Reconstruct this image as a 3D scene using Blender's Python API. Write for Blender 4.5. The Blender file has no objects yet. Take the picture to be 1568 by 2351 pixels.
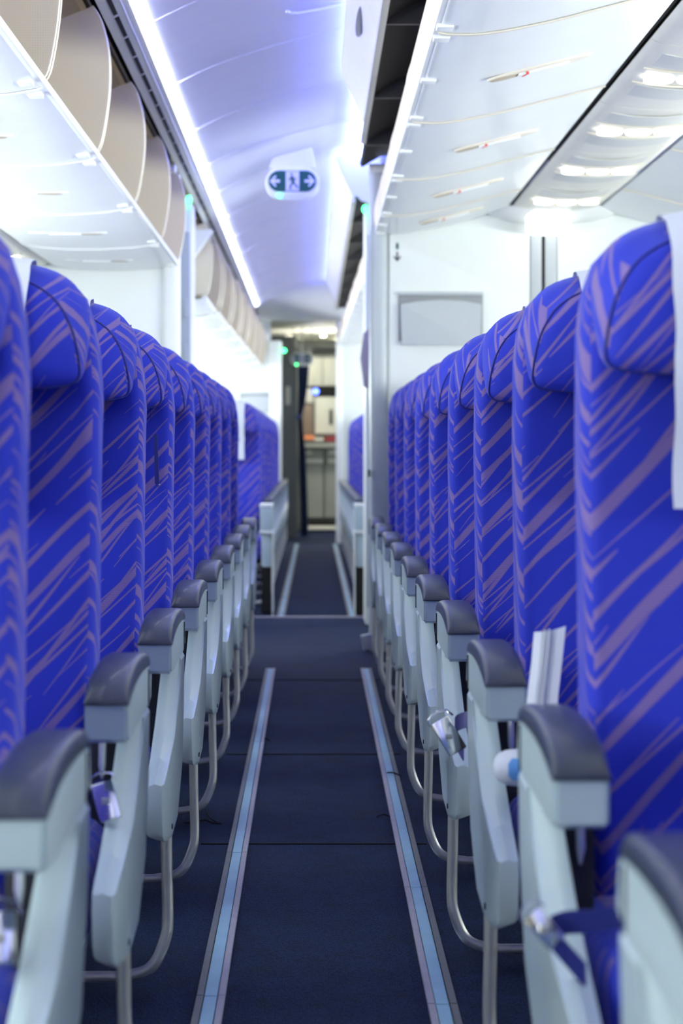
import bpy, bmesh, math, random
from mathutils import Vector, Matrix
random.seed(7)
SC = bpy.context.scene
COL = SC.collection
F, VX, VY, HC = 4300.0, 720.0, 1028.0, 1.0      # focal length (px of a 1568 wide frame), vanishing point, eye height
W, H = 1568.0, 2351.0

# ------------------------------------------------------------------ camera
cam = bpy.data.cameras.new('camera'); cam_o = bpy.data.objects.new('camera', cam); COL.objects.link(cam_o)
cam_o.location = (0, 0, HC); cam_o.rotation_euler = (math.radians(90), 0, 0)
cam.sensor_fit = 'HORIZONTAL'; cam.sensor_width = 24.0; cam.lens = F / W * 24.0
cam.shift_x = (W / 2 - VX) / W; cam.shift_y = -(H / 2 - VY) / W
cam.clip_start = 0.05; cam.clip_end = 100
cam.dof.use_dof = True; cam.dof.focus_distance = 4.15; cam.dof.aperture_fstop = 4.3; cam.dof.aperture_blades = 9
SC.camera = cam_o

# ------------------------------------------------------------------ world, exposure
wd = bpy.data.worlds.new('world'); SC.world = wd; wd.use_nodes = True
wd.node_tree.nodes['Background'].inputs[0].default_value = (0.75, 0.85, 1.0, 1)
wd.node_tree.nodes['Background'].inputs[1].default_value = 0.35
vs = SC.view_settings
vs.view_transform = 'Standard'; vs.look = 'None'; vs.gamma = 1.0; vs.use_curve_mapping = False
vs.exposure = 0.58

# ------------------------------------------------------------------ large lamps: the cabin's light strips and its windows
def area(name, loc, sx, sy, power, col, aim):
    l = bpy.data.lights.new(name, 'AREA'); l.shape = 'RECTANGLE'; l.size = sx; l.size_y = sy; l.energy = power; l.color = col
    o = bpy.data.objects.new(name, l); COL.objects.link(o); o.location = loc
    # strip long along y, shining towards aim (x, z)
    d = Vector((aim[0], 0, aim[1])).normalized(); xx = Vector((0, 1, 0)); zz = -d; yy = zz.cross(xx)
    o.rotation_euler = Matrix((xx, yy, zz)).transposed().to_euler(); return o
area('left_cove_strip', (-.556, 8.3, 2.432), 20.6, .016, 520, (.60, .63, 1.0), (1, .16))
area('right_cove_strip', (.28, 8.3, 2.645), 20.6, .02, 48, (.16, .18, 1.0), (-1, .10))
area('left_window_daylight', (-1.93, 3.4, 1.32), 8.2, .36, 92, (.92, 1.0, .98), (1, .12))
area('right_window_daylight', (4.24, 3.2, 1.32), 8.6, .36, 290, (.94, 1.0, .96), (-1, .12))
area('aft_left_window_daylight', (-1.93, 15.0, 1.32), 8.8, .36, 140, (.92, 1.0, .98), (1, .12))
area('aft_right_window_daylight', (4.24, 15.0, 1.32), 8.8, .36, 250, (.92, 1.0, .98), (-1, .12))
area('galley_ceiling_light', (.1, 21.2, 2.24), .4, .8, 20, (1, .98, .86), (0, -1))
area('galley_added_fill', (.35, 21.3, 2.02), .1, 1.2, 9, (1, .98, .88), (-.4, 1))  # added lamp without a real fitting, brightens the low galley ceiling

# ------------------------------------------------------------------ materials
def mat(name, col, rough=0.5, metal=0.0, emit=None, estr=0.0, var=0.04, vscale=6.0, bump=0.0, bscale=200.0, coat=0.0, spec=0.5):
    m = bpy.data.materials.new(name); m.use_nodes = True
    nt = m.node_tree; b = nt.nodes['Principled BSDF']
    b.inputs['Roughness'].default_value = rough; b.inputs['Metallic'].default_value = metal
    b.inputs['Specular IOR Level'].default_value = spec; b.inputs['Coat Weight'].default_value = coat
    tc = nt.nodes.new('ShaderNodeTexCoord')
    n = nt.nodes.new('ShaderNodeTexNoise'); n.inputs['Scale'].default_value = vscale; n.inputs['Detail'].default_value = 3
    nt.links.new(tc.outputs['Object'], n.inputs['Vector'])
    mx = nt.nodes.new('ShaderNodeMix'); mx.data_type = 'RGBA'
    mx.inputs['A'].default_value = (*[c * (1 - var) for c in col], 1)
    mx.inputs['B'].default_value = (*[min(1, c * (1 + var)) for c in col], 1)
    nt.links.new(n.outputs['Fac'], mx.inputs['Factor']); nt.links.new(mx.outputs['Result'], b.inputs['Base Color'])
    if bump:
        n2 = nt.nodes.new('ShaderNodeTexNoise'); n2.inputs['Scale'].default_value = bscale
        nt.links.new(tc.outputs['Object'], n2.inputs['Vector'])
        bp = nt.nodes.new('ShaderNodeBump'); bp.inputs['Strength'].default_value = bump; bp.inputs['Distance'].default_value = 0.002
        nt.links.new(n2.outputs['Fac'], bp.inputs['Height']); nt.links.new(bp.outputs['Normal'], b.inputs['Normal'])
    if emit:
        b.inputs['Emission Color'].default_value = (*emit, 1); b.inputs['Emission Strength'].default_value = estr
    return m

def fabric():
    m = bpy.data.materials.new('blue_brush_stroke_fabric'); m.use_nodes = True
    nt = m.node_tree; L = nt.links.new; b = nt.nodes['Principled BSDF']
    def math_(op, a, c=None, d=None):
        n = nt.nodes.new('ShaderNodeMath'); n.operation = op
        for i, v in enumerate((a, c, d)):
            if v is None: continue
            if isinstance(v, (int, float)): n.inputs[i].default_value = v
            else: L(v, n.inputs[i])
        return n.outputs[0]
    tc = nt.nodes.new('ShaderNodeTexCoord'); sp = nt.nodes.new('ShaderNodeSeparateXYZ'); L(tc.outputs['Object'], sp.inputs[0])
    x, y, z = sp.outputs
    oi = nt.nodes.new('ShaderNodeObjectInfo')
    rnd = math_('MULTIPLY', oi.outputs['Random'], 30.0)
    ge = nt.nodes.new('ShaderNodeNewGeometry'); sn = nt.nodes.new('ShaderNodeSeparateXYZ'); L(ge.outputs['Normal'], sn.inputs[0])
    side = math_('GREATER_THAN', math_('ABSOLUTE', sn.outputs[0]), .62)           # the gusset is a strip of cloth of its own
    ax = math_('ADD', math_('MULTIPLY', x, math_('SUBTRACT', 1.0, side)), math_('MULTIPLY', side, math_('MULTIPLY', math_('SIGN', x), math_('MULTIPLY', y, -1.0))))
    def wn(a, c, seed):
        cb = nt.nodes.new('ShaderNodeCombineXYZ')
        for k, q in enumerate((a, c, math_('ADD', seed, oi.outputs['Random']))):
            if isinstance(q, (int, float)): cb.inputs[k].default_value = q
            else: L(q, cb.inputs[k])
        w = nt.nodes.new('ShaderNodeTexWhiteNoise'); L(cb.outputs[0], w.inputs['Vector']); return w.outputs['Value']
    dn = nt.nodes.new('ShaderNodeTexNoise'); dn.inputs['Scale'].default_value = 4; dn.inputs['Detail'].default_value = 1
    L(tc.outputs['Object'], dn.inputs['Vector'])
    wob = math_('MULTIPLY', math_('SUBTRACT', dn.outputs['Fac'], .5), .020)
    def layer(ang, su, sv, wmax, keep, seed):
        a = math.radians(ang)
        u = math_('ADD', math_('MULTIPLY', ax, math.cos(a)), math_('MULTIPLY', z, math.sin(a)))
        v = math_('ADD', math_('SUBTRACT', math_('MULTIPLY', z, math.cos(a)), math_('MULTIPLY', ax, math.sin(a))), wob)
        vs2 = math_('ADD', math_('MULTIPLY', v, sv), math_('MULTIPLY', oi.outputs['Random'], 13.0)); row = math_('FLOOR', vs2)
        us2 = math_('ADD', math_('MULTIPLY', u, su), math_('MULTIPLY', wn(row, 0.5, seed), 7.0)); cell = math_('FLOOR', us2)
        fu = math_('FRACT', us2); fv = math_('SUBTRACT', math_('FRACT', vs2), .5)
        r1 = wn(row, cell, seed + 3.3); r2 = wn(row, cell, seed + 5.1); r3 = wn(row, cell, seed + 8.7)
        tap = math_('POWER', math_('MAXIMUM', math_('SINE', math_('MULTIPLY', fu, math.pi)), 0.0), .7)
        w = math_('MULTIPLY', math_('MULTIPLY', math_('ADD', math_('MULTIPLY', r1, .75), .25), wmax), tap)
        w = math_('MULTIPLY', w, math_('LESS_THAN', r3, keep))
        off = math_('MULTIPLY', math_('SUBTRACT', fu, .5), math_('MULTIPLY', math_('SUBTRACT', r2, .5), .7))
        d = math_('ABSOLUTE', math_('SUBTRACT', fv, off))
        mr = nt.nodes.new('ShaderNodeMapRange'); mr.inputs['From Min'].default_value = -.03; mr.inputs['From Max'].default_value = .03
        L(math_('SUBTRACT', w, d), mr.inputs['Value']); return math_('MULTIPLY', mr.outputs[0], math_('GREATER_THAN', w, .02))
    s = math_('MAXIMUM', layer(46, 1.7, 25, .24, .85, 1.0), layer(52, 2.4, 34, .14, .6, 21.0))
    s = math_('MAXIMUM', s, layer(41, 1.8, 40, .13, .55, 44.0))
    # woven hatching inside the strokes
    wv = nt.nodes.new('ShaderNodeTexWave'); wv.inputs['Scale'].default_value = 90; wv.bands_direction = 'Z'
    L(tc.outputs['Object'], wv.inputs['Vector'])
    s = math_('MULTIPLY', s, math_('ADD', 0.66, math_('MULTIPLY', wv.outputs['Fac'], 0.34)))
    mx = nt.nodes.new('ShaderNodeMix'); mx.data_type = 'RGBA'
    mx.inputs['A'].default_value = (0.024, 0.040, 0.50, 1); mx.inputs['B'].default_value = (0.25, 0.165, 0.36, 1)
    L(s, mx.inputs['Factor']); L(mx.outputs['Result'], b.inputs['Base Color'])
    b.inputs['Roughness'].default_value = 0.75; b.inputs['Specular IOR Level'].default_value = 0.25
    b.inputs['Sheen Weight'].default_value = 0.35; b.inputs['Sheen Roughness'].default_value = 0.4
    b.inputs['Sheen Tint'].default_value = (0.45, 0.5, 1, 1)
    n = nt.nodes.new('ShaderNodeTexNoise'); n.inputs['Scale'].default_value = 6; n.inputs['Detail'].default_value = 1.5
    L(tc.outputs['Object'], n.inputs['Vector'])
    bp = nt.nodes.new('ShaderNodeBump'); bp.inputs['Strength'].default_value = 0.5; bp.inputs['Distance'].default_value = 0.02
    L(n.outputs['Fac'], bp.inputs['Height']); L(bp.outputs['Normal'], b.inputs['Normal'])
    return m

def carpet():
    m = bpy.data.materials.new('navy_carpet'); m.use_nodes = True
    nt = m.node_tree; L = nt.links.new; b = nt.nodes['Principled BSDF']
    tc = nt.nodes.new('ShaderNodeTexCoord')
    mp = nt.nodes.new('ShaderNodeMapping'); mp.inputs['Scale'].default_value = (1, .55, 1); L(tc.outputs['Object'], mp.inputs[0])
    v = nt.nodes.new('ShaderNodeTexVoronoi'); v.inputs['Scale'].default_value = 210; v.inputs['Randomness'].default_value = 0.55
    L(mp.outputs[0], v.inputs['Vector'])
    n = nt.nodes.new('ShaderNodeTexNoise'); n.inputs['Scale'].default_value = 9; n.inputs['Detail'].default_value = 8; n.inputs['Roughness'].default_value = .7
    L(tc.outputs['Object'], n.inputs['Vector'])
    r = nt.nodes.new('ShaderNodeValToRGB'); r.color_ramp.elements[0].position = .1; r.color_ramp.elements[1].position = .75
    r.color_ramp.elements[0].color = (0.012, 0.031, 0.098, 1); r.color_ramp.elements[1].color = (0.0035, 0.009, 0.032, 1)
    L(v.outputs['Distance'], r.inputs[0])
    mx = nt.nodes.new('ShaderNodeMix'); mx.data_type = 'RGBA'; mx.blend_type = 'MULTIPLY'; mx.inputs['Factor'].default_value = 0.8
    r2 = nt.nodes.new('ShaderNodeValToRGB'); r2.color_ramp.elements[0].position = .3; r2.color_ramp.elements[1].position = .7
    r2.color_ramp.elements[0].color = (.55, .55, .55, 1); r2.color_ramp.elements[1].color = (1.2, 1.2, 1.25, 1)
    L(n.outputs['Fac'], r2.inputs[0]); L(r.outputs[0], mx.inputs['A']); L(r2.outputs[0], mx.inputs['B'])
    L(mx.outputs['Result'], b.inputs['Base Color'])
    b.inputs['Roughness'].default_value = 0.8; b.inputs['Specular IOR Level'].default_value = 0.2
    bp = nt.nodes.new('ShaderNodeBump'); bp.inputs['Strength'].default_value = 0.6; bp.inputs['Distance'].default_value = 0.002
    L(v.outputs['Distance'], bp.inputs['Height'])
    n3 = nt.nodes.new('ShaderNodeTexNoise'); n3.inputs['Scale'].default_value = 3.2; n3.inputs['Detail'].default_value = 2
    L(mp.outputs[0], n3.inputs['Vector'])
    bp2 = nt.nodes.new('ShaderNodeBump'); bp2.inputs['Strength'].default_value = 0.35; bp2.inputs['Distance'].default_value = 0.03
    L(n3.outputs['Fac'], bp2.inputs['Height']); L(bp.outputs['Normal'], bp2.inputs['Normal']); L(bp2.outputs['Normal'], b.inputs['Normal'])
    return m

def perforated():
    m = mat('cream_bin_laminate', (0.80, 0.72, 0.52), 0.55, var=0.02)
    nt = m.node_tree; b = nt.nodes['Principled BSDF']
    v = nt.nodes.new('ShaderNodeTexVoronoi'); v.inputs['Scale'].default_value = 160; v.inputs['Randomness'].default_value = 0.1
    tc = nt.nodes.new('ShaderNodeTexCoord'); nt.links.new(tc.outputs['Object'], v.inputs['Vector'])
    bp = nt.nodes.new('ShaderNodeBump'); bp.inputs['Strength'].default_value = 0.25; bp.inputs['Distance'].default_value = 0.001
    nt.links.new(v.outputs['Distance'], bp.inputs['Height']); nt.links.new(bp.outputs['Normal'], b.inputs['Normal'])
    return m

M = {
 'fabric': fabric(), 'carpet': carpet(), 'cream': perforated(),
 'piping': mat('dark_blue_piping', (0.012, 0.016, 0.20), 0.6),
 'creamtrim': mat('cream_edge_trim', (0.80, 0.74, 0.60), 0.35, coat=.2),
 'white': mat('white_cabin_plastic', (0.89, 0.91, 0.88), 0.38, bump=.03),
 'binwhite': mat('white_bin_shell', (0.84, 0.87, 0.86), 0.28, coat=.15),
 'bulk': mat('pale_bulkhead_laminate', (0.80, 0.84, 0.81), 0.5, bump=.05),
 'ceil': mat('matt_white_ceiling', (0.80, 0.81, 0.85), 0.5, bump=.03),
 'psu': mat('warm_white_service_panel', (0.88, 0.86, 0.74), 0.4),
 'psugrey': mat('pale_grey_insert', (0.72, 0.73, 0.67), 0.4),
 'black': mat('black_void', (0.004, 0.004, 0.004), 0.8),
 'blackbar': mat('dark_grey_divider', (0.05, 0.05, 0.055), 0.5),
 'greyplastic': mat('pale_blue_grey_plastic', (0.50, 0.61, 0.65), 0.28, bump=.08, bscale=900, coat=.25, var=.03),
 'cap': mat('slate_armrest_skin', (0.030, 0.038, 0.062), 0.30, bump=.15, bscale=1200, coat=.15),
 'dark': mat('charcoal_plastic', (0.012, 0.013, 0.02), 0.6),
 'steel': mat('brushed_steel', (0.84, 0.83, 0.77), 0.30, .7, var=.08, vscale=30),
 'chrome': mat('bright_chrome', (0.8, 0.8, 0.78), 0.14, 1.0),
 'cloth': mat('white_nonwoven_cloth', (0.74, 0.77, 0.86), 0.8, bump=.2, bscale=500),
 'clothblue': mat('printed_blue_cloth', (0.06, 0.09, 0.32), 0.8),
 'lightblue': mat('light_blue_print', (0.16, 0.42, 0.85), 0.6),
 'belt': mat('navy_belt_webbing', (0.02, 0.03, 0.22), 0.6, bump=.3, bscale=700),
 'lumi': mat('photoluminescent_strip', (0.30, 0.52, 0.68), 0.35, var=.15, vscale=14),
 'railgrey': mat('grey_track_cover', (0.15, 0.155, 0.155), 0.42, var=.2, vscale=40),
 'raillav': mat('pale_lavender_track_cover', (0.36, 0.34, 0.40), 0.42, var=.15, vscale=40),
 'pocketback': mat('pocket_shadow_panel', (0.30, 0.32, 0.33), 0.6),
 'pocket': mat('grey_pocket_panel', (0.50, 0.54, 0.56), 0.5),
 'postgrey': mat('grey_post', (0.50, 0.55, 0.57), 0.35),
 'greengloss': mat('exit_green', (0.0, 0.085, 0.075), 0.4),
 'signwhite': mat('sign_white', (0.75, 0.75, 0.95), 0.4),
 'ledgreen': mat('green_led', (0.05, .8, .3), .4, emit=(0.05, 1, 0.25), estr=6),
 'ledblue': mat('blue_led', (0.05, .1, .8), .4, emit=(0.06, 0.10, 1), estr=9),
 'cove': mat('cove_light_diffuser', (.8, .85, 1), .4, emit=(0.84, 0.88, 1.0), estr=3.2),
 'covebl': mat('blue_cove_light_diffuser', (.5, .55, 1), .4, emit=(0.17, 0.22, 1.0), estr=22),
 'wash': mat('sidewall_light_diffuser', (.9, 1, .95), .4, emit=(0.93, 1.0, 0.96), estr=9),
 'lamp': mat('reading_lamp_lens', (1, 1, .95), .3, emit=(1.0, 1.0, 0.92), estr=3.0),
 'drum': mat('drum_lamp_diffuser', (1, 1, .95), .3, emit=(1.0, 1.0, 0.95), estr=1.0),
 'warmlamp': mat('galley_lamp_lens', (1, 1, .8), .3, emit=(1.0, 0.97, 0.75), estr=22),
 'curtain': mat('slate_blue_curtain', (0.06, 0.10, 0.24), 0.8),
 'galgrey': mat('galley_grey_laminate', (0.27, 0.28, 0.25), 0.45),
 'galdark': mat('galley_dark_panel', (0.15, 0.165, 0.165), 0.5),
 'galwhite': mat('galley_white_panel', (0.62, 0.62, 0.54), 0.4),
 'brown': mat('galley_brown_panel', (0.20, 0.15, 0.11), 0.5),
 'orange': mat('orange_tray', (0.75, 0.25, 0.10), 0.5),
 'redtray': mat('red_tray', (0.25, 0.03, 0.03), 0.5),
 'red': mat('red_tag', (0.7, 0.03, 0.02), 0.5),
 'mauve': mat('mauve_grey_grip', (0.30, 0.26, 0.34), 0.5),
 'thread': mat('black_thread', (0.004, 0.004, 0.006), 0.9),
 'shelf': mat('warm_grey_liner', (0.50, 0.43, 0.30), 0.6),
}

# ------------------------------------------------------------------ mesh helpers
def finish(bm, name, m, parent=None, loc=(0, 0, 0), rot=(0, 0, 0), sharp=38, doubles=True):
    if doubles: bmesh.ops.remove_doubles(bm, verts=bm.verts, dist=1e-5)
    bmesh.ops.recalc_face_normals(bm, faces=bm.faces)
    me = bpy.data.meshes.new(name); bm.to_mesh(me); bm.free()
    me.materials.append(M[m])
    me.polygons.foreach_set('use_smooth', [True] * len(me.polygons))
    me.set_sharp_from_angle(angle=math.radians(sharp))
    return link(me, name, parent, loc, rot)
def link(me, name, parent=None, loc=(0, 0, 0), rot=(0, 0, 0)):
    o = bpy.data.objects.new(name, me); COL.objects.link(o); o.location = loc; o.rotation_euler = rot
    if parent: o.parent = parent
    return o
def tag(o, label=None, cat=None, group=None, kind=None):
    if label: o['label'] = label
    if cat: o['category'] = cat
    if group: o['group'] = group
    if kind: o['kind'] = kind
    return o
def empty(name, loc=(0, 0, 0), rot=(0, 0, 0), **k):
    o = bpy.data.objects.new(name, None); COL.objects.link(o); o.location = loc; o.rotation_euler = rot
    o.empty_display_size = .1
    return tag(o, **k)
def add_box(bm, c, s, bev=0.0, seg=2, rot=None):
    r = bmesh.ops.create_cube(bm, size=1)
    vs_ = r['verts']
    bmesh.ops.scale(bm, vec=s, verts=vs_)
    if bev:
        es = list({e for v in vs_ for e in v.link_edges})
        rb = bmesh.ops.bevel(bm, geom=es, offset=bev, segments=seg, affect='EDGES', profile=.6)
        vs_ = list({v for f in rb['faces'] for v in f.verts} | {v for v in vs_ if v.is_valid})
    if rot: bmesh.ops.rotate(bm, cent=(0, 0, 0), matrix=rot, verts=vs_)
    bmesh.ops.translate(bm, vec=c, verts=vs_)
def box(name, c, s, m, parent=None, bev=0.004, seg=2, loc=(0, 0, 0), rot=None):
    bm = bmesh.new(); add_box(bm, c, s, bev, seg, rot); return finish(bm, name, m, parent, loc)
def bx(name, x0, x1, y0, y1, z0, z1, m, parent=None, bev=0.004):
    """box by limits"""
    return box(name, ((x0 + x1) / 2, (y0 + y1) / 2, (z0 + z1) / 2), (abs(x1 - x0), abs(y1 - y0), abs(z1 - z0)), m, parent, min(bev, .3 * min(abs(x1 - x0), abs(y1 - y0), abs(z1 - z0))))
def add_loft(bm, rings, close=True, cap=True):
    vr = [[bm.verts.new(p) for p in r] for r in rings]
    n = len(rings[0])
    for a, b in zip(vr, vr[1:]):
        for i in range(n if close else n - 1):
            j = (i + 1) % n
            bm.faces.new((a[i], a[j], b[j], b[i]))
    if cap and close:
        bm.faces.new(vr[0]); bm.faces.new(vr[-1][::-1])
    return vr
def add_tube(bm, pts, r, n=10, ry=None):
    pts = [Vector(p) for p in pts]; rings = []
    for i, p in enumerate(pts):
        t = (pts[min(i + 1, len(pts) - 1)] - pts[max(i - 1, 0)]).normalized()
        up = Vector((0, 1, 0)) if abs(t.y) < .9 else Vector((1, 0, 0))
        a = t.cross(up).normalized(); b = t.cross(a).normalized()
        rr = r[i] if isinstance(r, (list, tuple)) else r
        rb = ry if ry else rr
        rings.append([p + a * rr * math.cos(2 * math.pi * k / n) + b * rb * math.sin(2 * math.pi * k / n) for k in range(n)])
    add_loft(bm, rings)
def smooth_path(pts, k=6):
    P = [Vector(p) for p in pts]; out = []
    for i in range(len(P) - 1):
        p0, p1, p2, p3 = P[max(i - 1, 0)], P[i], P[i + 1], P[min(i + 2, len(P) - 1)]
        for j in range(k):
            t = j / k
            out.append(.5 * ((2 * p1) + (-p0 + p2) * t + (2 * p0 - 5 * p1 + 4 * p2 - p3) * t * t + (-p0 + 3 * p1 - 3 * p2 + p3) * t ** 3))
    return out + [P[-1]]
def sheet(name, prof, y0, y1, t, m, parent=None, k=4, smooth=True, loc=(0, 0, 0), ny=1, yfun=None):
    """a curved panel: the (x,z) profile swept along y, thickness t to the left of its direction"""
    P = smooth_path([(x, 0, z) for x, z in prof], k) if smooth and len(prof) > 2 else [Vector((x, 0, z)) for x, z in prof]
    N = []
    for i in range(len(P)):
        d = (P[min(i + 1, len(P) - 1)] - P[max(i - 1, 0)]).normalized(); N.append(Vector((-d.z, 0, d.x)))
    ring = P + [p + n * t for p, n in zip(P[::-1], N[::-1])]
    rings = []
    for j in range(ny + 1):
        y = y0 + (y1 - y0) * j / ny
        rings.append([(p.x, y, p.z) for p in ring])
    bm = bmesh.new(); add_loft(bm, rings); return finish(bm, name, m, parent, loc)
def prism(name, poly, a0, a1, m, parent=None, axis='y', bev=0.0, loc=(0, 0, 0), seg=2):
    """polygon extruded; axis 'y': poly in (x,z); axis 'x': poly in (y,z)"""
    bm = bmesh.new()
    f = (lambda p, a: (p[0], a, p[1])) if axis == 'y' else (lambda p, a: (a, p[0], p[1]))
    add_loft(bm, [[f(p, a0) for p in poly], [f(p, a1) for p in poly]])
    if bev: bmesh.ops.bevel(bm, geom=list(bm.edges), offset=bev, segments=seg, affect='EDGES', profile=.6, clamp_overlap=True)
    return finish(bm, name, m, parent, loc)
def ellipse_disc(name, c, rx, ry, h, m, parent=None, n=24, bev=True):
    """flat lens lying in xy with its face downwards"""
    bm = bmesh.new(); rings = []
    for s, dz in ((1, h / 2), (1, -h / 4), (.9, -h / 2), (.3, -h * .55)):
        rings.append([(c[0] + rx * s * math.cos(2 * math.pi * i / n), c[1] + ry * s * math.sin(2 * math.pi * i / n), c[2] + dz) for i in range(n)])
    add_loft(bm, rings); return finish(bm, name, m, parent)
def lens(name, c, rx, rz, m, parent=None, t=.006, n=16):
    """disc facing the camera (-y)"""
    bm = bmesh.new(); rings = []
    for s, dy in ((1, t), (1, 0), (.8, -t * .6), (.3, -t)):
        rings.append([(c[0] + rx * s * math.cos(2 * math.pi * i / n), c[1] + dy, c[2] + rz * s * math.sin(2 * math.pi * i / n)) for i in range(n)])
    add_loft(bm, rings); return finish(bm, name, m, parent)
def copy_tree(o, parent=None):
    c = o.copy(); COL.objects.link(c)
    if parent: c.parent = parent
    for ch in list(o.children): copy_tree(ch, c)
    return c
def X(px, d): return (px - VX) * d / F
def Z(py, d): return HC + (VY - py) * d / F

Y0, YB, Y2, YE = -2.2, 9.2, 18.6, 24.5      # cabin start, first bulkhead, end of the arched ceiling, rear wall
CX = 1.165                                   # centre line of the aircraft
XL, XR = -1.98, 2 * CX + 1.98

# ------------------------------------------------------------------ structure
def S(o): return tag(o, kind='structure')
S(bx('floor', XL - .1, XR + .1, Y0, YE, -.12, 0, 'carpet', bev=0))
S(sheet('wall_left', [(XL + .16, 2.25), (XL + .04, 1.95), (XL, 1.5), (XL - .02, 1.0), (XL + .06, .4), (XL + .16, 0)], Y0, YE, -.06, 'white'))
S(sheet('wall_right', [(XR - .16, 2.25), (XR - .04, 1.95), (XR, 1.5), (XR + .02, 1.0), (XR - .06, .4), (XR - .16, 0)], Y0, YE, .06, 'white'))
S(bx('wall_front', XL, XR, Y0 - .1, Y0, 0, 2.75, 'curtain'))  # unseen end behind the camera, kept dark to cut frontal light
S(bx('wall_back', XL, XR, YE, YE + .1, 0, 2.75, 'galgrey'))
S(bx('trim_1', XL, XR, Y0, YE, 2.76, 2.84, 'white', bev=0))      # crown above the ceiling panels closes the shell
# carpet seams
seams = empty('trim_2', (0, 0, 0), kind='structure')
for y in (4.72, 6.1, 8.05):
    bx('carpet_seam', -.285, .285, y, y + .008, 0, .003, 'thread', seams, bev=.001)

# arched ceiling of the left aisle in panels
ARCH = [(-.60, 2.385), (-.565, 2.42), (-.40, 2.50), (-.206, 2.568), (0, 2.625), (.137, 2.655), (.30, 2.67), (.5, 2.67)]
ceiling = empty('ceiling', (0, 5, 2.4), kind='structure')
edges = [-2.2, -.1, .97, 2.04, 3.1, 4.17, 5.23, 6.30, 7.37, 8.46, 9.5, 10.5, 11.6, 12.7, 13.8, 14.9, 16.0, 17.1, 18.2, 18.6]
for i, (a, b) in enumerate(zip(edges, edges[1:])):
    p = sheet('ceiling_panel', ARCH, a + .004, b - .004, .02, 'ceil', None); p.parent = ceiling; p.matrix_parent_inverse = ceiling.matrix_world.inverted(); p.location = (0, -5, -2.4)
    # raised joint lip at the rear edge
    q = sheet('joint_lip', [(x, z - .001) for x, z in ARCH[1:-1]], b - .010, b + .0, -.0022, 'ceil', p)
    if 4 < a < 7:
        mid = (a + b) / 2 + .08
        bm = bmesh.new(); add_tube(bm, smooth_path([(-.10, mid - .07, 2.594), (-.07, mid, 2.606), (0, mid + .03, 2.622), (.09, mid + .04, 2.643), (.14, mid + .04, 2.653)], 4), .006, 8)
        finish(bm, 'embossed_rib', 'ceil', p)
# end dome of the arch and low ceiling of the aft zone
bm = bmesh.new()
A2 = smooth_path([(x, 0, z) for x, z in ARCH[1:]], 4)
rings = []
for k in range(7):
    t = k / 6; e = t * t * (3 - 2 * t)
    rings.append([(p.x, Y2 + 1.0 * t, p.z * (1 - e) + 2.33 * e) for p in A2])
add_loft(bm, rings, close=False); bmesh.ops.solidify(bm, geom=list(bm.faces), thickness=.02)
o = finish(bm, 'ceiling_end_dome', 'ceil'); o.parent = ceiling; o.location = (0, -5, -2.4)
o = bx('low_ceiling', -1.4, 1.9, Y2 + 1.0, YE, 2.33, 2.37, 'psu'); o.parent = ceiling; o.location = (0, -5, -2.4)
o = sheet('other_aisle_ceiling', [(1.9, 2.4), (2.2, 2.58), (2.6, 2.6), (2.9, 2.42)], Y0, 18, .02, 'ceil'); o.parent = ceiling; o.location = (0, -5, -2.4)

# left fascia: narrow strip with air slots beside the cove light
def slots_fascia():
    f = empty('trim_3', (0, 5, 2.3), kind='structure')
    ff = sheet('fascia_strip', [(-.664, 2.358), (-.64, 2.368), (-.60, 2.388), (-.558, 2.412)], Y0, Y2, .012, 'white')
    ff.parent = f; ff.location = (0, -5, -2.3)
    k = 0; y = 1.0
    while y < Y2 - .3:
        s = sheet('air_slot', [(-.634, 2.3695), (-.621, 2.3762)], y + .012, y + (.28 if y < 12 else .30), -.003, 'black', ff, smooth=False); y += .31
    return f
slots_fascia()

# cove lights (real LED fittings of the cabin)
cl = sheet('cove_light', [(-.577, 2.3985), (-.562, 2.4075), (-.546, 2.4185)], Y0, Y2, .004, 'cove', smooth=False)
tag(cl, 'long white light strip glowing in the left cove beside the blue ceiling', 'light')
cr = bx('cove_light', .25, .28, Y0, Y2, 2.60, 2.62, 'covebl', bev=0)
tag(cr, 'long blue light strip hidden above the right fascia beside the arched ceiling', 'light')

# ------------------------------------------------------------------ right fascia cowls (above the centre bins)
def cowl(y0, y1, label, y1cap=True):
    e = empty('ceiling_cowl', (.2, y0, 2.37), label=label, cat='cowl')
    prof = [(.215, 2.37), (.185, 2.45), (.135, 2.56), (.115, 2.595), (.15, 2.605)]
    bm = bmesh.new()
    P = smooth_path([(x, 0, z) for x, z in prof], 4)
    inner = [(.235, 0, 2.385), (.25, 0, 2.60)]
    ring = [Vector(p) for p in P] + [Vector(inner[1]), Vector(inner[0])]
    ys = [y0, y0 + .02] + [y0 + (y1 - y0) * t for t in (.25, .5, .75)] + [y1 - .6, y1 - .35, y1 - .15, y1]
    rings = []
    for y in ys:
        t = max(0, (y - (y1 - .6)) / .6); k = t * t * .55
        rings.append([(p.x + (.245 - p.x) * k, y - y0, p.z + (2.6 - p.z) * k) for p in ring])
    add_loft(bm, rings)
    for r in rings: pass
    o = finish(bm, 'cowl_shell', 'white', e, (-.2, 0, -2.37))
    # lower edge trim, split into pieces
    y = y0
    while y < y1 - .2:
        yy = min(y + 1.26, y1 - .1)
        bx('edge_trim', .208, .232, y - y0 + .006, yy - y0 - .006, 2.352, 2.374, 'psugrey', e, .003).location = (-.2, 0, -2.37)
        y = yy
    return e
c1 = cowl(-2.0, 8.45, 'long white ceiling cowl above the near right overhead bins')
c2 = cowl(10.3, Y2 - .1, 'white ceiling cowl above the far right bins beyond the post')
hd = bpy.data.objects.new('grip_recess', None)
bm = bmesh.new(); rings = []
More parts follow.
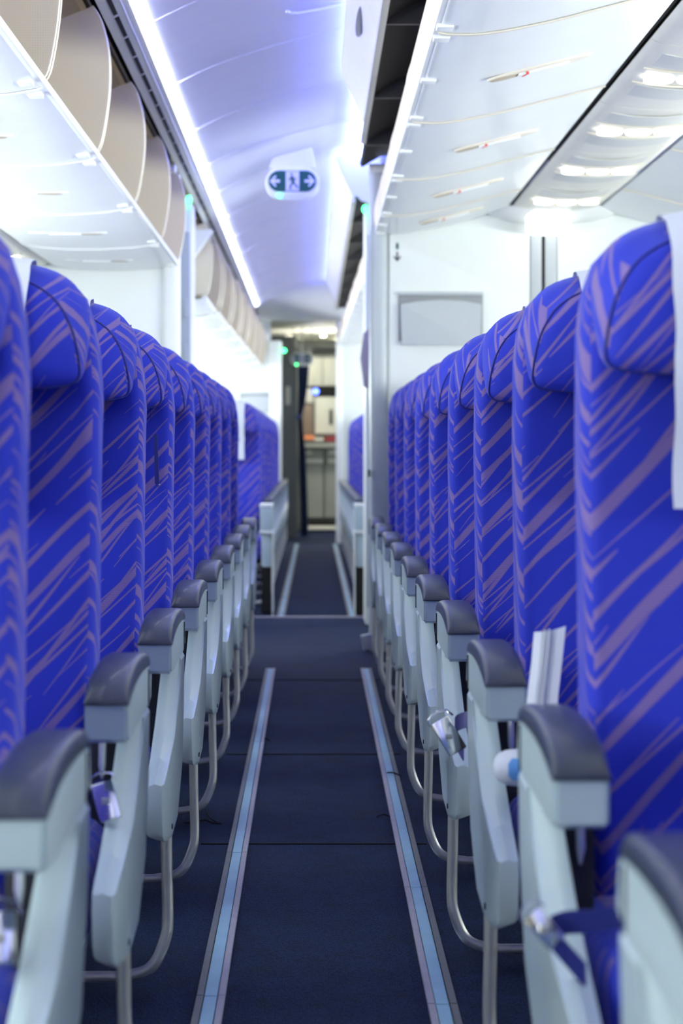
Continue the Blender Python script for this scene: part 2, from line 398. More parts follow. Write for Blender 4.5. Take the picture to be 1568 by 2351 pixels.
for s, d in ((1, 0), (1, -.006), (.8, -.007)):
    rings.append([(.165 + d + .012 * s * math.cos(2 * math.pi * i / 20), 6.55 + .0 + .16 * s * math.cos(2 * math.pi * i / 20 + math.pi / 2) - .0, 2.49 + .02 * s * math.sin(2 * math.pi * i / 20 + .5)) for i in range(20)])
add_loft(bm, rings); g = finish(bm, 'grip_recess', 'psugrey', c1, (-.2, 2.0, -2.37))
# curved front end of the far cowl
prism('cowl_end', [(.13, 2.60), (.14, 2.53), (.18, 2.45), (.26, 2.36), (.37, 2.32), (.37, 2.64), (.2, 2.66)], 10.28, 10.32, 'ceil', c2, loc=(-.2, -10.3, -2.37), bev=.004)

# ------------------------------------------------------------------ overhead bins
def d_plate(pts, y, t, parent, mname='cream'):
    P = [(p.x, p.z) for p in smooth_path([(x, 0, z) for x, z in pts[:-3]], 4)] + list(pts[-3:])
    bm = bmesh.new(); add_loft(bm, [[(x, y, z) for x, z in P], [(x, y + t, z) for x, z in P]])
    return finish(bm, 'end_panel', mname, parent), P
def bin_left(y0, y1, lipx, lipz, label, group, first=False):
    e = empty('overhead_bin', (lipx, y0, lipz), label=label, cat='overhead bin', group=group)
    ox, oz = lipx, lipz; L = y1 - y0
    def q(pts): return [(x, z) for x, z in pts]
    # D shaped plate, relative to lip
    D = [(0, .005), (.018, .03), (.036, .12), (.046, .22), (.042, .32), (.02, .41), (-.005, .452), (-.11, .41), (-.40, .20), (-.56, .04)]
    for yy in (.012, L - .022):
        pl, P = d_plate(D, yy, .010, e)
        bm = bmesh.new(); edge = [(x, yy + .005, z) for x, z in P[:-3]]
        add_tube(bm, edge, .0055, 6); finish(bm, 'edge_trim', 'creamtrim', pl)
    under = [(.004, .014), (.004, -.006), (-.02, -.014), (-.12, -.028), (-.30, -.036), (-.48, -.03), (-.60, -.012)]
    sheet('bin_shell', under, .003, L - .003, -.012, 'binwhite', e)
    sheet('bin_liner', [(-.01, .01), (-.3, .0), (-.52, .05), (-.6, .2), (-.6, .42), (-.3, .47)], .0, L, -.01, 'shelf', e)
    bx('lip_rail', -.006, .014, .0, L, -.010, .012, 'white', e, .005)
    bx('latch_plate', -.042, -.006, L * .04, L * .04 + .05, -.022, -.008, 'white', e, .003)
    bx('latch_plate', -.042, -.006, L * .90, L * .90 + .05, -.022, -.008, 'white', e, .003)
    sheet('seam_bead', [(x, z - .001) for x, z in under[1:]], .0, .012, .004, 'white', e)
    h = ellipse_disc('handle_recess', (-.32, L * .52, -.033), .16, .030, .008, 'binwhite', e)
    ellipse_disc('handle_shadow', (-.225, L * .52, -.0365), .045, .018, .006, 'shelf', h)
    box('handle_paddle', (-.33, L * .52, -.039), (.13, .03, .006), 'binwhite', h, .003)
    return e
def bin_right(y0, y1, lipx, lipz, label, group, mir=1, full=True):
    e = empty('overhead_bin', (lipx, y0, lipz), label=label, cat='overhead bin', group=group)
    L = y1 - y0
    D = [(0, .0), (-.014, .04), (-.017, .09), (-.008, .15), (.02, .21), (.055, .25), (.09, .265), (.30, .24), (.5, .15), (.58, .10)]
    if full:
        for yy in (.012, L - .022):
            pl, P = d_plate([(x * mir, z) for x, z in D], yy, .010, e)
            bm = bmesh.new(); add_tube(bm, [(x, yy + .005, z) for x, z in P[:-3]], .006, 6); finish(bm, 'edge_trim', 'creamtrim', pl)
        # bucket front skin seen on the aisle side (cream)
        sheet('bin_front_skin', [(x * mir, z) for x, z in D[:6]], .024, L - .026, .004 * mir, 'cream', e)
    under = [(-.004, .016), (-.004, -.006), (.02, -.014), (.12, -.012), (.28, .018), (.45, .062), (.62, .104)]
    sheet('bin_shell', [(x * mir, z) for x, z in under], .003, L - .003, .012 * mir, 'binwhite', e)
    bx('lip_rail', -.016 * mir, .006 * mir, 0, L, -.010, .014, 'white', e, .005)
    for f in (.03, .46, .93):
        bx('latch_plate', -.012 * mir, .030 * mir, L * f, L * f + .05, -.020, -.004, 'white', e, .004)
    sheet('seam_bead', [(x * mir, z - .001) for x, z in under[1:]], 0, .014, -.004 * mir, 'creamtrim', e)
    if mir > 0:
        a = math.atan2(.043, .17)
        h = ellipse_disc('handle_recess', (0, 0, 0), .155, .038, .008, 'creamtrim', e); h.location = (.33, L * .5, .0285); h.rotation_euler = (0, -a, 0)
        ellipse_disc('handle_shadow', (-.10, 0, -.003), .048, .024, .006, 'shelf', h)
        box('handle_paddle', (.01, 0, -.007), (.15, .036, .008), 'binwhite', h, .003)
        box('red_tag', (-.045, -.008, -.009), (.006, .03, .008), 'red', h, .001, rot=Matrix.Rotation(.5, 3, 'Z'))
    return e
words = ['nearest', 'second', 'third', 'fourth', 'fifth', 'sixth', 'seventh', 'eighth', 'ninth', 'tenth', 'eleventh', 'twelfth']
EL = [1.15, 2.33, 3.49, 4.65, 5.78, 6.97, 8.18, 9.19]
for i, (a, b) in enumerate(zip(EL, EL[1:])):
    n = len(EL) - 1 - i
    lab = 'open cream overhead bin on the left, %s from the left partition' % ('first' if n == 1 else words[n - 1])
    bin_left(a, b, -.677, 1.905, lab, 'open bins on the near left side')
ER = [-.3, .96, 2.22, 3.47, 4.73, 6.02, 7.29, 8.43, 9.19]
for i, (a, b) in enumerate(zip(ER, ER[1:])):
    n = len(ER) - 1 - i
    lab = 'open white overhead bin on the right, %s from the right partition' % ('first' if n == 1 else words[n - 1])
    bin_right(a, b, .318, 2.062, lab, 'open bins on the near right side')
    bin_right(a, b, 2 * CX - .318, 2.062, lab.replace('open white overhead bin on the right', 'white bin shell beyond the service strip'), 'bin shells beyond the service strip', mir=-1, full=False)
for i in range(7):
    a = 11.3 + i * 1.15
    bin_left(a, a + 1.15, -.66 + .02 * i, 1.905 - .012 * i, 'small cream overhead bin beyond the left post, %s in that row' % words[i], 'open bins on the far left side')
    bin_right(a, a + 1.15, .325 - .008 * i, 2.062, 'small overhead bin beyond the right post, %s in that row' % words[i], 'open bins on the far right side')
# black recess over the centre bins with dividers at the joints, slim one over the left bins
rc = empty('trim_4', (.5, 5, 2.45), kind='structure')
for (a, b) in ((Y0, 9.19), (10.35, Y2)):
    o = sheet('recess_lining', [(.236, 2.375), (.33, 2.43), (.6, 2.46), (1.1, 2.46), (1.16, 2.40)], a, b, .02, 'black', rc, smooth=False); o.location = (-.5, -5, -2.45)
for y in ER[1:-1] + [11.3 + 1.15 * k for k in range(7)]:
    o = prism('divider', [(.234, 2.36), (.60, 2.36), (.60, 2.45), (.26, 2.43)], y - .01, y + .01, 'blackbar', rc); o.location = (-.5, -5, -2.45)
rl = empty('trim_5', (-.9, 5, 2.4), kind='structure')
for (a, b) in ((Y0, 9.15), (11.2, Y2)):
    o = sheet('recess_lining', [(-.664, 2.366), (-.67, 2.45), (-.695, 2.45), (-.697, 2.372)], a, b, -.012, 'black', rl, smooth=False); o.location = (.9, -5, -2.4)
    o = sheet('housing_roof', [(-.699, 2.372), (-.75, 2.41), (-1.1, 2.39), (-1.4, 2.30), (-1.5, 1.95)], a, b, -.012, 'shelf', rl, smooth=False); o.location = (.9, -5, -2.4)
# hinge bracket at the end of the last left bin
tag(box('hinge_bracket', (-.69, 9.05, 2.355), (.05, .1, .05), 'white', None, .012), 'small white bracket where the left bins end at the partition', 'bracket')

# ------------------------------------------------------------------ passenger service strips
def service_strip(name_label, x0, x1, zf, y0, y1, cy, first_y, step):
    e = empty('service_strip', ((x0 + x1) / 2, y0, zf), label=name_label, cat='ceiling strip')
    xm = (x0 + x1) / 2; w = (x1 - x0) / 2
    y = y0
    while y < y1 - .05:
        yy = min(y + step, y1)
        bend = [(-w, .0), (-w + .03, -.014), (-w * .5, -.026), (0, -.032), (w * .5, -.026), (w - .03, -.014), (w, 0)]
        p = sheet('service_panel', bend, y - y0 + .003, yy - y0 - .003, .012, 'psu', e)
        if yy - y > .6:
            for f0, f1 in ((.12, .30), (.60, .78)):
                sheet('inset_panel', [(x * .86, z - .003) for x, z in bend[1:-1]], y - y0 + step * f0, y - y0 + step * f1, -.003, 'psugrey', p)
            for j in (-1, 0, 1):
                lm = ellipse_disc('reading_lamp', (j * w * .50, y - y0 + step * .46, -.034), w * .22, .045, .012, 'lamp', p, 18)
            for f in (.34, .56):
                sheet('raised_rib', [(x * .95, z - .002) for x, z in bend[1:-1]], y - y0 + step * f, y - y0 + step * f + .012, -.004, 'creamtrim', p)
        y = yy
    return e
service_strip('warm white service strip with round reading lamps between the centre bins', .965, 1.378, 2.172, -.4, 9.19, 0, 0, .96)
service_strip('white service strip with reading lamps outboard of the left bins', -1.72, -1.30, 1.905, -.4, 9.19, 0, 0, .96)
for lab, x0, x1, z in (('black gap beside the central service strip, on the aisle side', .938, .964, 2.185), ('thin dark gap beside the central service strip, far side', 1.379, 1.392, 2.185), ('black gap outboard of the left bin shells', -1.30, -1.277, 1.915)):
    tag(bx('gap_seal', x0, x1, -.4, 9.19, z, z + .02, 'black', bev=.001), lab, 'gap')
# strip between service panels and side wall + light washing the wall
tag(sheet('side_lining', [(-1.72, 1.905), (-1.80, 1.93), (-1.90, 2.05)], Y0, 9.19, -.01, 'white'), 'white lining joining the left service strip to the side wall', 'lining')
wl = sheet('sidewall_light', [(-1.86, 1.985), (-1.81, 1.945)], -.4, 9.1, -.006, 'wash', smooth=False)
tag(wl, 'long white wall-washing light strip high on the left side wall', 'light')

# ------------------------------------------------------------------ partitions between the cabins
def pocket(name_label, cx, y, z0, z1, w):
    e = empty('wall_pocket', (cx, y, (z0 + z1) / 2), label=name_label, cat='pocket')
    h = z1 - z0; hw = w / 2
    P = [(-hw, h * .30), (-hw * .94, h * .27), (-hw * .55, h * .335), (0, h * .36), (hw * .55, h * .335), (hw * .94, h * .27), (hw, h * .30)]
    poly = [(-hw * .93, -h / 2), (hw * .93, -h / 2), (hw * .96, h * .27)] + [(x, z) for x, z in P[1:-1]][::-1] + [(-hw * .96, h * .27)]
    prism('pocket_front', poly, -.035, -.012, 'pocket', e, bev=.005)
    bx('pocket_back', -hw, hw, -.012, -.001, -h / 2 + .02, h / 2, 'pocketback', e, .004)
    bx('pocket_rim', -hw, hw, -.030, -.010, h / 2 - .012, h / 2 + .004, 'pocket', e, .005)
    return e
# right (centre block)
pr = empty('cabin_partition', (1.165, YB, 0), label='white partition wall behind the right seats, with a dark central joint', cat='partition')
def PR(o): o.location = (-1.165, -YB, 0); return o
PR(bx('wall_panel', .372, 1.062, YB, YB + .05, 0, 2.35, 'bulk', pr))
PR(bx('wall_panel', 1.198, 1.99, YB, YB + .05, 0, 2.35, 'bulk', pr))
PR(bx('joint_strip', 1.066, 1.120, YB - .006, YB + .03, 0, 2.2, 'pocket', pr))
PR(bx('joint_strip', 1.136, 1.194, YB - .006, YB + .03, 0, 2.2, 'pocket', pr))
PR(bx('joint_gap', 1.120, 1.136, YB + .004, YB + .03, 0, 2.2, 'black', pr, 0))
# soffit where the service strip dishes down onto the wall
bm = bmesh.new(); rings = []
for s, dz, dy in ((1, .0, 0), (.9, -.035, 0), (.6, -.06, 0), (.25, -.075, 0)):
    rings.append([(1.165 + .33 * s * math.cos(math.pi * i / 20), YB - .22 * s * math.sin(math.pi * i / 20), 2.17 + dz) for i in range(21)])
add_loft(bm, rings); PR(finish(bm, 'soffit_dish', 'white', pr))
# rounded post on the aisle edge
bm = bmesh.new(); rings = []
for z in (0, .8, 1.6, 2.36):
    rings.append([(.322 + .048 * math.copysign(abs(math.cos(a)) ** .6, math.cos(a)), YB + .06 + .075 * math.copysign(abs(math.sin(a)) ** .6, math.sin(a)), z) for a in [2 * math.pi * k / 24 for k in range(24)]])
add_loft(bm, rings); PR(finish(bm, 'rounded_post', 'postgrey', pr))
PR(box('post_cap', (.33, YB + .05, 2.37), (.12, .2, .04), 'white', pr, .01))
tag(PR(box('hook', (.272, YB - .02, .875), (.012, .03, .035), 'dark', pr, .003)), 'small black hook')
pocket('grey literature pocket on the right partition wall', X(1011.5, YB), YB, Z(793, YB), Z(673, YB), X(1108, YB) - X(915, YB))
# arrow marking
am = empty('arrow_marking', (X(912, YB), YB, 1.97), label='small green and grey downward arrow marking high on the right partition', cat='sign')
bx('green_bar', -.006, .006, -.003, 0, .005, .035, 'greengloss', am, .0005)
bx('arrow_shaft', -.0035, .0035, -.003, 0, -.045, -.008, 'blackbar', am, .0005)
prism('arrow_head', [(-.020, -.030), (-.013, -.030), (0, -.044), (.013, -.030), (.020, -.030), (0, -.055)], -.003, 0, 'blackbar', am)
# ceiling lamp / camera housing on the central joint
lp = empty('cylindrical_lamp', (1.137, YB - .12, 2.08), label='glowing white drum lamp above the dark joint of the right partition', cat='lamp')
bm = bmesh.new(); rings = []
for s, dz in ((.98, .055), (1, .04), (1, -.01), (.97, -.03), (.88, -.042), (.5, -.045)):
    rings.append([(.108 * s * math.cos(2 * math.pi * i / 32), .108 * s * math.sin(2 * math.pi * i / 32), dz) for i in range(32)])
add_loft(bm, rings); finish(bm, 'lamp_drum', 'drum', lp)
bx('lamp_mount', -.06, .06, -.05, .12, .05, .06, 'white', lp)
# block at the post foot
tag(box('floor_stop', (.268, 9.22, .045), (.06, .05, .075), 'pocket', None, .006, rot=Matrix.Rotation(-.2, 3, 'Y')), 'small grey block at the foot of the right post', 'block')
# handset
hs = empty('wall_handset', (.30, 10.5, 1.5), label='slim mauve grey handset hanging on the second right post', cat='handset')
prism('handset_body', [(-.02, -.16), (.01, -.17), (.02, 0), (.01, .17), (-.02, .14), (-.04, 0)], -.03, .0, 'mauve', hs, bev=.004)
# left
pl_ = empty('cabin_partition', (-1.3, YB, 0), label='plain pale partition wall behind the left seats under the bins', cat='partition')
def PL(o): o.location = (1.3, -YB, 0); return o
PL(bx('wall_panel', XL + .02, -.735, YB, YB + .05, 0, 2.28, 'bulk', pl_))
bm = bmesh.new(); rings = []
for z in (0, .8, 1.6, 2.34):
    rings.append([(-.702 + .045 * math.copysign(abs(math.cos(a)) ** .6, math.cos(a)), YB + .04 + .07 * math.copysign(abs(math.sin(a)) ** .6, math.sin(a)), z) for a in [2 * math.pi * k / 24 for k in range(24)]])
add_loft(bm, rings); PL(finish(bm, 'rounded_post', 'bulk', pl_))
# second monuments (after the cross aisle)
def monument(x0, x1, yb, label, led_x):
    e = empty('door_post', ((x0 + x1) / 2, yb, 0), label=label, cat='post')
    o = bx('post_body', x0, x1, yb, yb + .3, 0, 2.38, 'white', e, .03); o.location = (-(x0 + x1) / 2, -yb, 0)
    o = bx('post_edge', x0 + .012, x1 - .012, yb - .01, yb + .02, .1, 2.2, 'postgrey', e, .006); o.location = (-(x0 + x1) / 2, -yb, 0)
    return e
m1 = monument(-.76, -.675, 10.4, 'narrow white post behind the left partition with a green light', 0)
m2 = monument(.288, .352, 10.55, 'narrow white post behind the right partition with a green light', 0)
for c, y, z, lab in ((X(434, 10.36), 10.36, Z(458, 10.36), 'round green indicator light on the left post'), (X(838, 10.5), 10.5, Z(480, 10.5), 'round green indicator light on the right post')):
    tag(lens('indicator_light', (c, y, z), .016, .022, 'ledgreen', None), lab, 'light')
for z in (1.78, 1.52):
    tag(bx('latch', X(425, 10.35) - .012, X(425, 10.35) + .012, 10.36, 10.39, z - .05, z + .05, 'postgrey', None), 'grey latch on the left post, %s one' % ('upper' if z > 1.6 else 'lower'), 'latch')
# white wedge at the front of the far left bins
tag(prism('bin_end_cap', [(-.70, 2.30), (-.60, 2.30), (-.72, 2.13), (-.76, 2.12), (-.76, 2.30)], 11.15, 11.28, 'white', bev=.004), 'white wedge closing the front of the far left bins', 'panel')
# far partition (end of the second cabin)
YF = 19.6
pf = empty('cabin_partition', (-1.0, YF, 0), label='far white partition behind the second cabin on the left', cat='partition')
o = bx('wall_panel', XL + .02, -.45, YF, YF + .05, 0, 2.33, 'bulk', pf); o.location = (1.0, -YF, 0)
o = bx('end_post', -.46, -.335, YF - .06, YF + .12, 0, 2.12, 'white', pf, .02); o.location = (1.0, -YF, 0)
tag(lens('indicator_light', (X(652, YF - .1), YF - .1, Z(806, YF)), .022, .022, 'ledgreen'), 'tiny green light on the far left post', 'light')
pocket('grey pocket on the far left partition', X(590, YF), YF, Z(948, YF), Z(902, YF), .36)
pg = empty('cabin_partition', (1.2, YF, 0), label='far white partition behind the second cabin on the right', cat='partition')
o = bx('wall_panel', .27, 2.0, YF, YF + .05, 0, 2.33, 'bulk', pg); o.location = (-1.2, -YF, 0)
o = bx('end_post', .235, .30, YF - .06, YF + .12, 0, 2.33, 'white', pg, .02); o.location = (-1.2, -YF, 0)

# ------------------------------------------------------------------ exit signs
def exit_sign(loc, w, label, mark=True):
    e = empty('exit_sign', loc, label=label, cat='sign')
    def stadium(hw, hh, n=12):
        r = hh; P = []
        for k in range(n + 1): a = -math.pi / 2 + math.pi * k / n; P.append((hw - r + r * math.cos(a), r * math.sin(a)))
        for k in range(n + 1): a = math.pi / 2 + math.pi * k / n; P.append((-hw + r + r * math.cos(a), r * math.sin(a)))
        return P
    h = w * .22
    hp = [(x, z - h * .18) for x, z in stadium(w * .57, h * 1.55)]
    prism('sign_housing', hp, 0, .05, 'white', e, bev=.006)
    f = prism('green_face', stadium(w / 2, h), -.004, .0, 'greengloss', e)
    bx('white_square', -w * .135, w * .145, -.0065, -.004, -h * .93, h * .93, 'signwhite', f, 0)
    for s in (-1, 1):
        prism('arrow', [(s * w * .47, 0), (s * w * .36, h * .55), (s * w * .33, h * .45), (s * w * .385, h * .13), (s * w * .26, h * .13), (s * w * .26, -h * .13), (s * w * .385, -h * .13), (s * w * .33, -h * .45), (s * w * .36, -h * .55)], -.0065, -.004, 'signwhite', f)
    if mark:
        bm = bmesh.new(); u = h
        def limb(pts, r):
            for a, b in zip(pts, pts[1:]):
                a = Vector((a[0] * u, 0, a[1] * u)); b = Vector((b[0] * u, 0, b[1] * u)); d = (b - a).normalized(); n = Vector((-d.z, 0, d.x)) * r * u
                a -= d * r * u * .6; b += d * r * u * .6
                P = [a + n, a - n, b - n, b + n]; add_loft(bm, [[(p.x, -.0085, p.z) for p in P], [(p.x, -.0065, p.z) for p in P]])
        limb([(-.02, .38), (.08, -.12)], .13)
        limb([(-.02, .40), (-.28, .22), (-.22, .0)], .05); limb([(.02, .36), (.22, .14), (.36, .22)], .05)
        limb([(.08, -.15), (-.14, -.38), (-.20, -.78)], .07); limb([(.08, -.15), (.30, -.36), (.52, -.62)], .07)
        ring = [(-.08 * u + .11 * u * math.cos(t), .66 * u + .11 * u * math.sin(t)) for t in [2 * math.pi * k / 12 for k in range(12)]]
        add_loft(bm, [[(x, -.0085, z) for x, z in ring], [(x, -.0065, z) for x, z in ring]])
        finish(bm, 'running_figure', 'greengloss', f, doubles=False)
    lens('indicator_light', (-w * .27, -.004, -h * 1.38), w * .04, w * .048, 'ledgreen', e)
    bm = bmesh.new()
    for k in range(14): add_box(bm, (-w * .18 + k * w * .03, -.002, -h * 1.42), (w * .014, .004, w * .03))
    tag(finish(bm, 'speaker_slots', 'psugrey', e), kind='stuff')
    return e
exit_sign((X(671, 9.6), 9.6, Z(416, 9.6)), .245, 'green and white running figure exit sign hanging from the blue ceiling')
e2 = exit_sign((X(693, 20.5), 20.5, Z(823, 20.5)), .22, 'small blurred green exit sign far down the aisle above the curtain')
bx('sign_stem', -.008, .008, .015, .03, .05, 2.33 - Z(823, 20.5), 'white', e2)
tag(prism('sign_bracket', [(-.12, 0), (.12, 0), (.10, .11), (-.10, .055)], 9.62, 9.72, 'ceil', None, loc=(X(671, 9.6), 0, Z(385, 9.6)), bev=.01), 'pale bracket joining the near exit sign to the ceiling', 'bracket')

# ------------------------------------------------------------------ aisle floor strips
def floor_strip(label, xa0, xa1, ya, xb0, xb1, yb, mats, joints):
    """left and right x at the near and far end"""
    e = empty('floor_marking_strip', ((xa0 + xa1) / 2, ya, 0), label=label, cat='floor strip')
    ox = (xa0 + xa1) / 2
    js = [ya] + joints + [yb]
    def xs(y, f):
        t = (y - ya) / (yb - ya); return (xa0 + (xa1 - xa0) * f) * (1 - t) + (xb0 + (xb1 - xb0) * f) * t
    def seg(n, f0, f1, y0, y1, z, m):
        bm = bmesh.new(); P = [(xs(y0, f0) - ox, y0 - ya), (xs(y0, f1) - ox, y0 - ya), (xs(y1, f1) - ox, y1 - ya), (xs(y1, f0) - ox, y1 - ya)]
        add_loft(bm, [[(x, y, 0) for x, y in P], [(x, y, z) for x, y in P]])
        bmesh.ops.bevel(bm, geom=list(bm.edges), offset=.0012, segments=1, affect='EDGES')
        finish(bm, n, m, e)
    for a, b in zip(js, js[1:]):
        seg('luminous_segment', .27, .73, a, b - .004, .0055, mats[1])
        seg('track_cover', 0, .25, a, b - .004, .007, mats[0]); seg('track_cover', .75, 1, a, b - .004, .007, mats[2])
d0, d1 = F / (2500 - VY), F / (1537 - VY)
def fx(px, py): d = F / (py - VY); return X(px, d)
floor_strip('light blue glowing floor strip on the left of the near aisle', fx(440, 2351), fx(515, 2351), 1.3, fx(610, 1537), fx(632, 1537), d1, ('railgrey', 'lumi', 'raillav'), [2.2, 3.4, F / (1962 - VY), 6.35])
floor_strip('light blue glowing floor strip on the right of the near aisle', fx(985, 2351), fx(1058, 2351), 1.3, fx(828, 1537), fx(853, 1537), d1, ('raillav', 'lumi', 'railgrey'), [2.2, 3.35, F / (2042 - VY), F / (1729 - VY)])
floor_strip('floor strip on the left of the aisle beyond the cross aisle', fx(634, 1418), fx(654, 1418), 11.05, fx(678, 1240), fx(688, 1240), 19.4, ('railgrey', 'lumi', 'railgrey'), [13, 15, 17])
floor_strip('floor strip on the right of the aisle beyond the cross aisle', fx(799, 1418), fx(819, 1418), 11.05, fx(762, 1240), fx(772, 1240), 19.4, ('railgrey', 'lumi', 'railgrey'), [13, 15, 17])
# metal sill across the aisle at the second cabin
tag(bx('floor_sill', -.5, .45, 11.0, 11.04, 0, .008, 'raillav', None, .002), 'thin pale sill crossing the aisle where the second cabin begins', 'sill')

# loose threads
def thread(pts, label):
    P = [(fx(px, py), F / (py - VY), .004 + h) for px, py, h in pts]
    bm = bmesh.new(); add_tube(bm, smooth_path(P, 5), .0022, 6)
    tag(finish(bm, 'loose_thread', 'thread'), label, 'thread', 'black threads on the carpet')
thread([(424, 1893, 0), (450, 1892, .002), (470, 1890, .004), (490, 1893, 0), (508, 1894, 0)], 'black thread lying along the carpet seam left of the aisle')
thread([(474, 1871, .004), (480, 1880, .002), (488, 1889, .004), (500, 1893, 0)], 'branching black thread beside the left carpet seam')
thread([(866, 1879, 0), (880, 1876, .003), (893, 1877, 0), (905, 1883, 0)], 'black thread just left of the right floor strip')
thread([(889, 1780, .004), (897, 1782, .007), (905, 1782, .006), (918, 1786, .003)], 'black thread crossing the right floor strip')
thread([(604, 1699, 0), (612, 1701, .003), (618, 1703, 0)], 'tiny black thread just right of the left floor strip')

# ------------------------------------------------------------------ seats (built once per side, then copied)
SZ = (.570, 1.050, 1.530)
def backrest_mesh():
    # local: x across, y = distance behind the front end of the armrest, z up
    lv = [(.40, .222, .330, .12), (.50, .226, .338, .125), (.62, .228, .350, .125), (.75, .229, .364, .12), (.88, .229, .380, .115), (1.0, .230, .398, .105),
          (1.08, .230, .410, .10), (1.15, .227, .420, .095), (1.20, .219, .428, .09), (1.24, .205, .434, .085), (1.27, .178, .440, .075), (1.288, .140, .446, .06), (1.298, .09, .452, .045), (1.302, .03, .458, .03)]
    bm = bmesh.new(); n = 44; rings = []
    for z, hw, y0, t in lv:
        r = []; rc = min(.026, hw * .8, t * .45); cy = y0 + t / 2
        base = [(-hw + rc + (2 * hw - 2 * rc) * k / 8, y0) for k in range(1, 8)]
        def arc(cx_, cy_, a0): return [(cx_ + rc * math.cos(math.radians(a0 + 15 * k)), cy_ + rc * math.sin(math.radians(a0 + 15 * k))) for k in range(7)]
        base += arc(hw - rc, y0 + rc, -90) + arc(hw - rc, y0 + t - rc, 0) + arc(-hw + rc, y0 + t - rc, 90) + arc(-hw + rc, y0 + rc, 180)
        for x, y in base:
            front = y < y0 + rc
            wob = (.0035 * math.sin(9 * z + 31 * x) + .002 * math.sin(37 * z + 3)) if front else 0
            dish = .010 * (1 - (x / max(hw, .01)) ** 2) if front and z < 1.05 else 0
            r.append((x + .0015 * math.sin(24 * z + 1), y + wob + dish, z))
        rings.append(r)
    add_loft(bm, rings); return bm
def outline_back(z):
    T = [(.42, .223, .334), (.62, .228, .352), (.88, .229, .382), (1.08, .230, .412), (1.15, .227, .422), (1.20, .219, .430), (1.24, .205, .437), (1.27, .178, .444), (1.288, .14, .45)]
    for (a, w0, y0), (b, w1, y1) in zip(T, T[1:]):
        if a <= z <= b: t = (z - a) / (b - a); return w0 + (w1 - w0) * t, y0 + (y1 - y0) * t
    return T[-1][1:]
def piping_bm(side):
    bm = bmesh.new()
    for s in (side,):
        pts = []
        for z in [.44 + .04 * i for i in range(17)]:
            w, y = outline_back(z); pts.append((s * (w - .012), y + .010, z))
        add_tube(bm, pts, .0018, 6)
    return bm
def rnd_outline(P):
    q = smooth_path([(x, 0, z) for x, z in P], 3); return [(max(p.x, 0), p.z) for p in q]
HR = [(0, 1.098), (.12, 1.098), (.19, 1.098), (.212, 1.108), (.224, 1.14), (.229, 1.19), (.219, 1.235), (.185, 1.272), (.13, 1.292), (.06, 1.300), (0, 1.302)]
HF = [(0, 1.088), (.12, 1.090), (.185, 1.096), (.206, 1.106), (.208, 1.13), (.197, 1.18), (.172, 1.225), (.138, 1.252), (.095, 1.268), (.05, 1.275), (0, 1.277)]
HR = rnd_outline([(x * .935, z) for x, z in HR]); HF = rnd_outline(HF)
def ring_of(P, y, k=1.0, cz=1.19):
    R = [(x * k, y, cz + (z - cz) * k) for x, z in P]
    return R + [(-x, yy, z) for x, yy, z in R[::-1][1:-1]]
def headrest_bm():
    bm = bmesh.new()
    rr = [ring_of(HR, .47, .97), ring_of(HR, .440, .99), ring_of(HR, .420, 1.01), [( (a[0] + b[0]) / 2 * 1.02, .395, (a[2] + b[2]) / 2 + .003) for a, b in zip(ring_of(HR, 0), ring_of(HF, 0))],
          ring_of(HF, .358), ring_of(HF, .352, .975), ring_of(HF, .343, .88), ring_of(HF, .337, .6), ring_of(HF, .335, .25)]
    # the top leans back
    rr = [[(x, y + max(0, z - 1.16) * .28, z) for x, y, z in r] for r in rr]
    add_loft(bm, rr); return bm
def headpiping_bm():
    bm = bmesh.new(); R = [(x, .356 + max(0, z - 1.16) * .28, z) for x, _, z in ring_of(HF, 0)]
    add_tube(bm, R + [R[0]], .0018, 6); return bm
def cover_bm(blue=False):
    bm = bmesh.new()
    path = [(.47, 1.27), (.45, 1.307), (.425, 1.309), (.392, 1.298), (.362, 1.262), (.341, 1.22), (.328, 1.18), (.322, 1.13), (.328, 1.08), (.336, 1.03), (.341, .98), (.341, .925)]
    hw = .127
    P = smooth_path([(0, y, z) for y, z in path], 3)
    R = []
    for i, p in enumerate(P):
        R.append([(x + .0012 * math.sin(i * .9 + x * 30), p.y + .002 * math.sin(i * .5 + x * 18) + (.006 * (x / hw) ** 2 if p.z > 1.1 else 0), p.z - (.012 * (x / hw) ** 2 if i < 10 else 0)) for x in [-hw + 2 * hw * k / 10 for k in range(11)]])
    add_loft(bm, R, close=False, cap=False)
    bmesh.ops.solidify(bm, geom=list(bm.faces), thickness=.002)
    return bm
def cushion_bm():
    bm = bmesh.new(); rings = []
    lv = [(-.055, .33, .43, .19), (-.045, .315, .448, .215), (-.02, .305, .462, .224), (.05, .30, .470, .228), (.2, .30, .462, .228), (.34, .30, .452, .226), (.38, .31, .44, .22)]
    for y, z0, z1, hw in lv:
        hw += .008
        r = []
        for k in range(32):
            a = 2 * math.pi * k / 32; c, s = math.cos(a), math.sin(a)
            r.append((hw * math.copysign(abs(c) ** .25, c), y, (z0 + z1) / 2 + (z1 - z0) / 2 * math.copysign(abs(s) ** .5, s)))
        rings.append(r)
    add_loft(bm, rings); return bm
def mirror(bm):
    bmesh.ops.scale(bm, vec=(-1, 1, 1), verts=bm.verts); return bm
AX0, AX1 = .252, .311
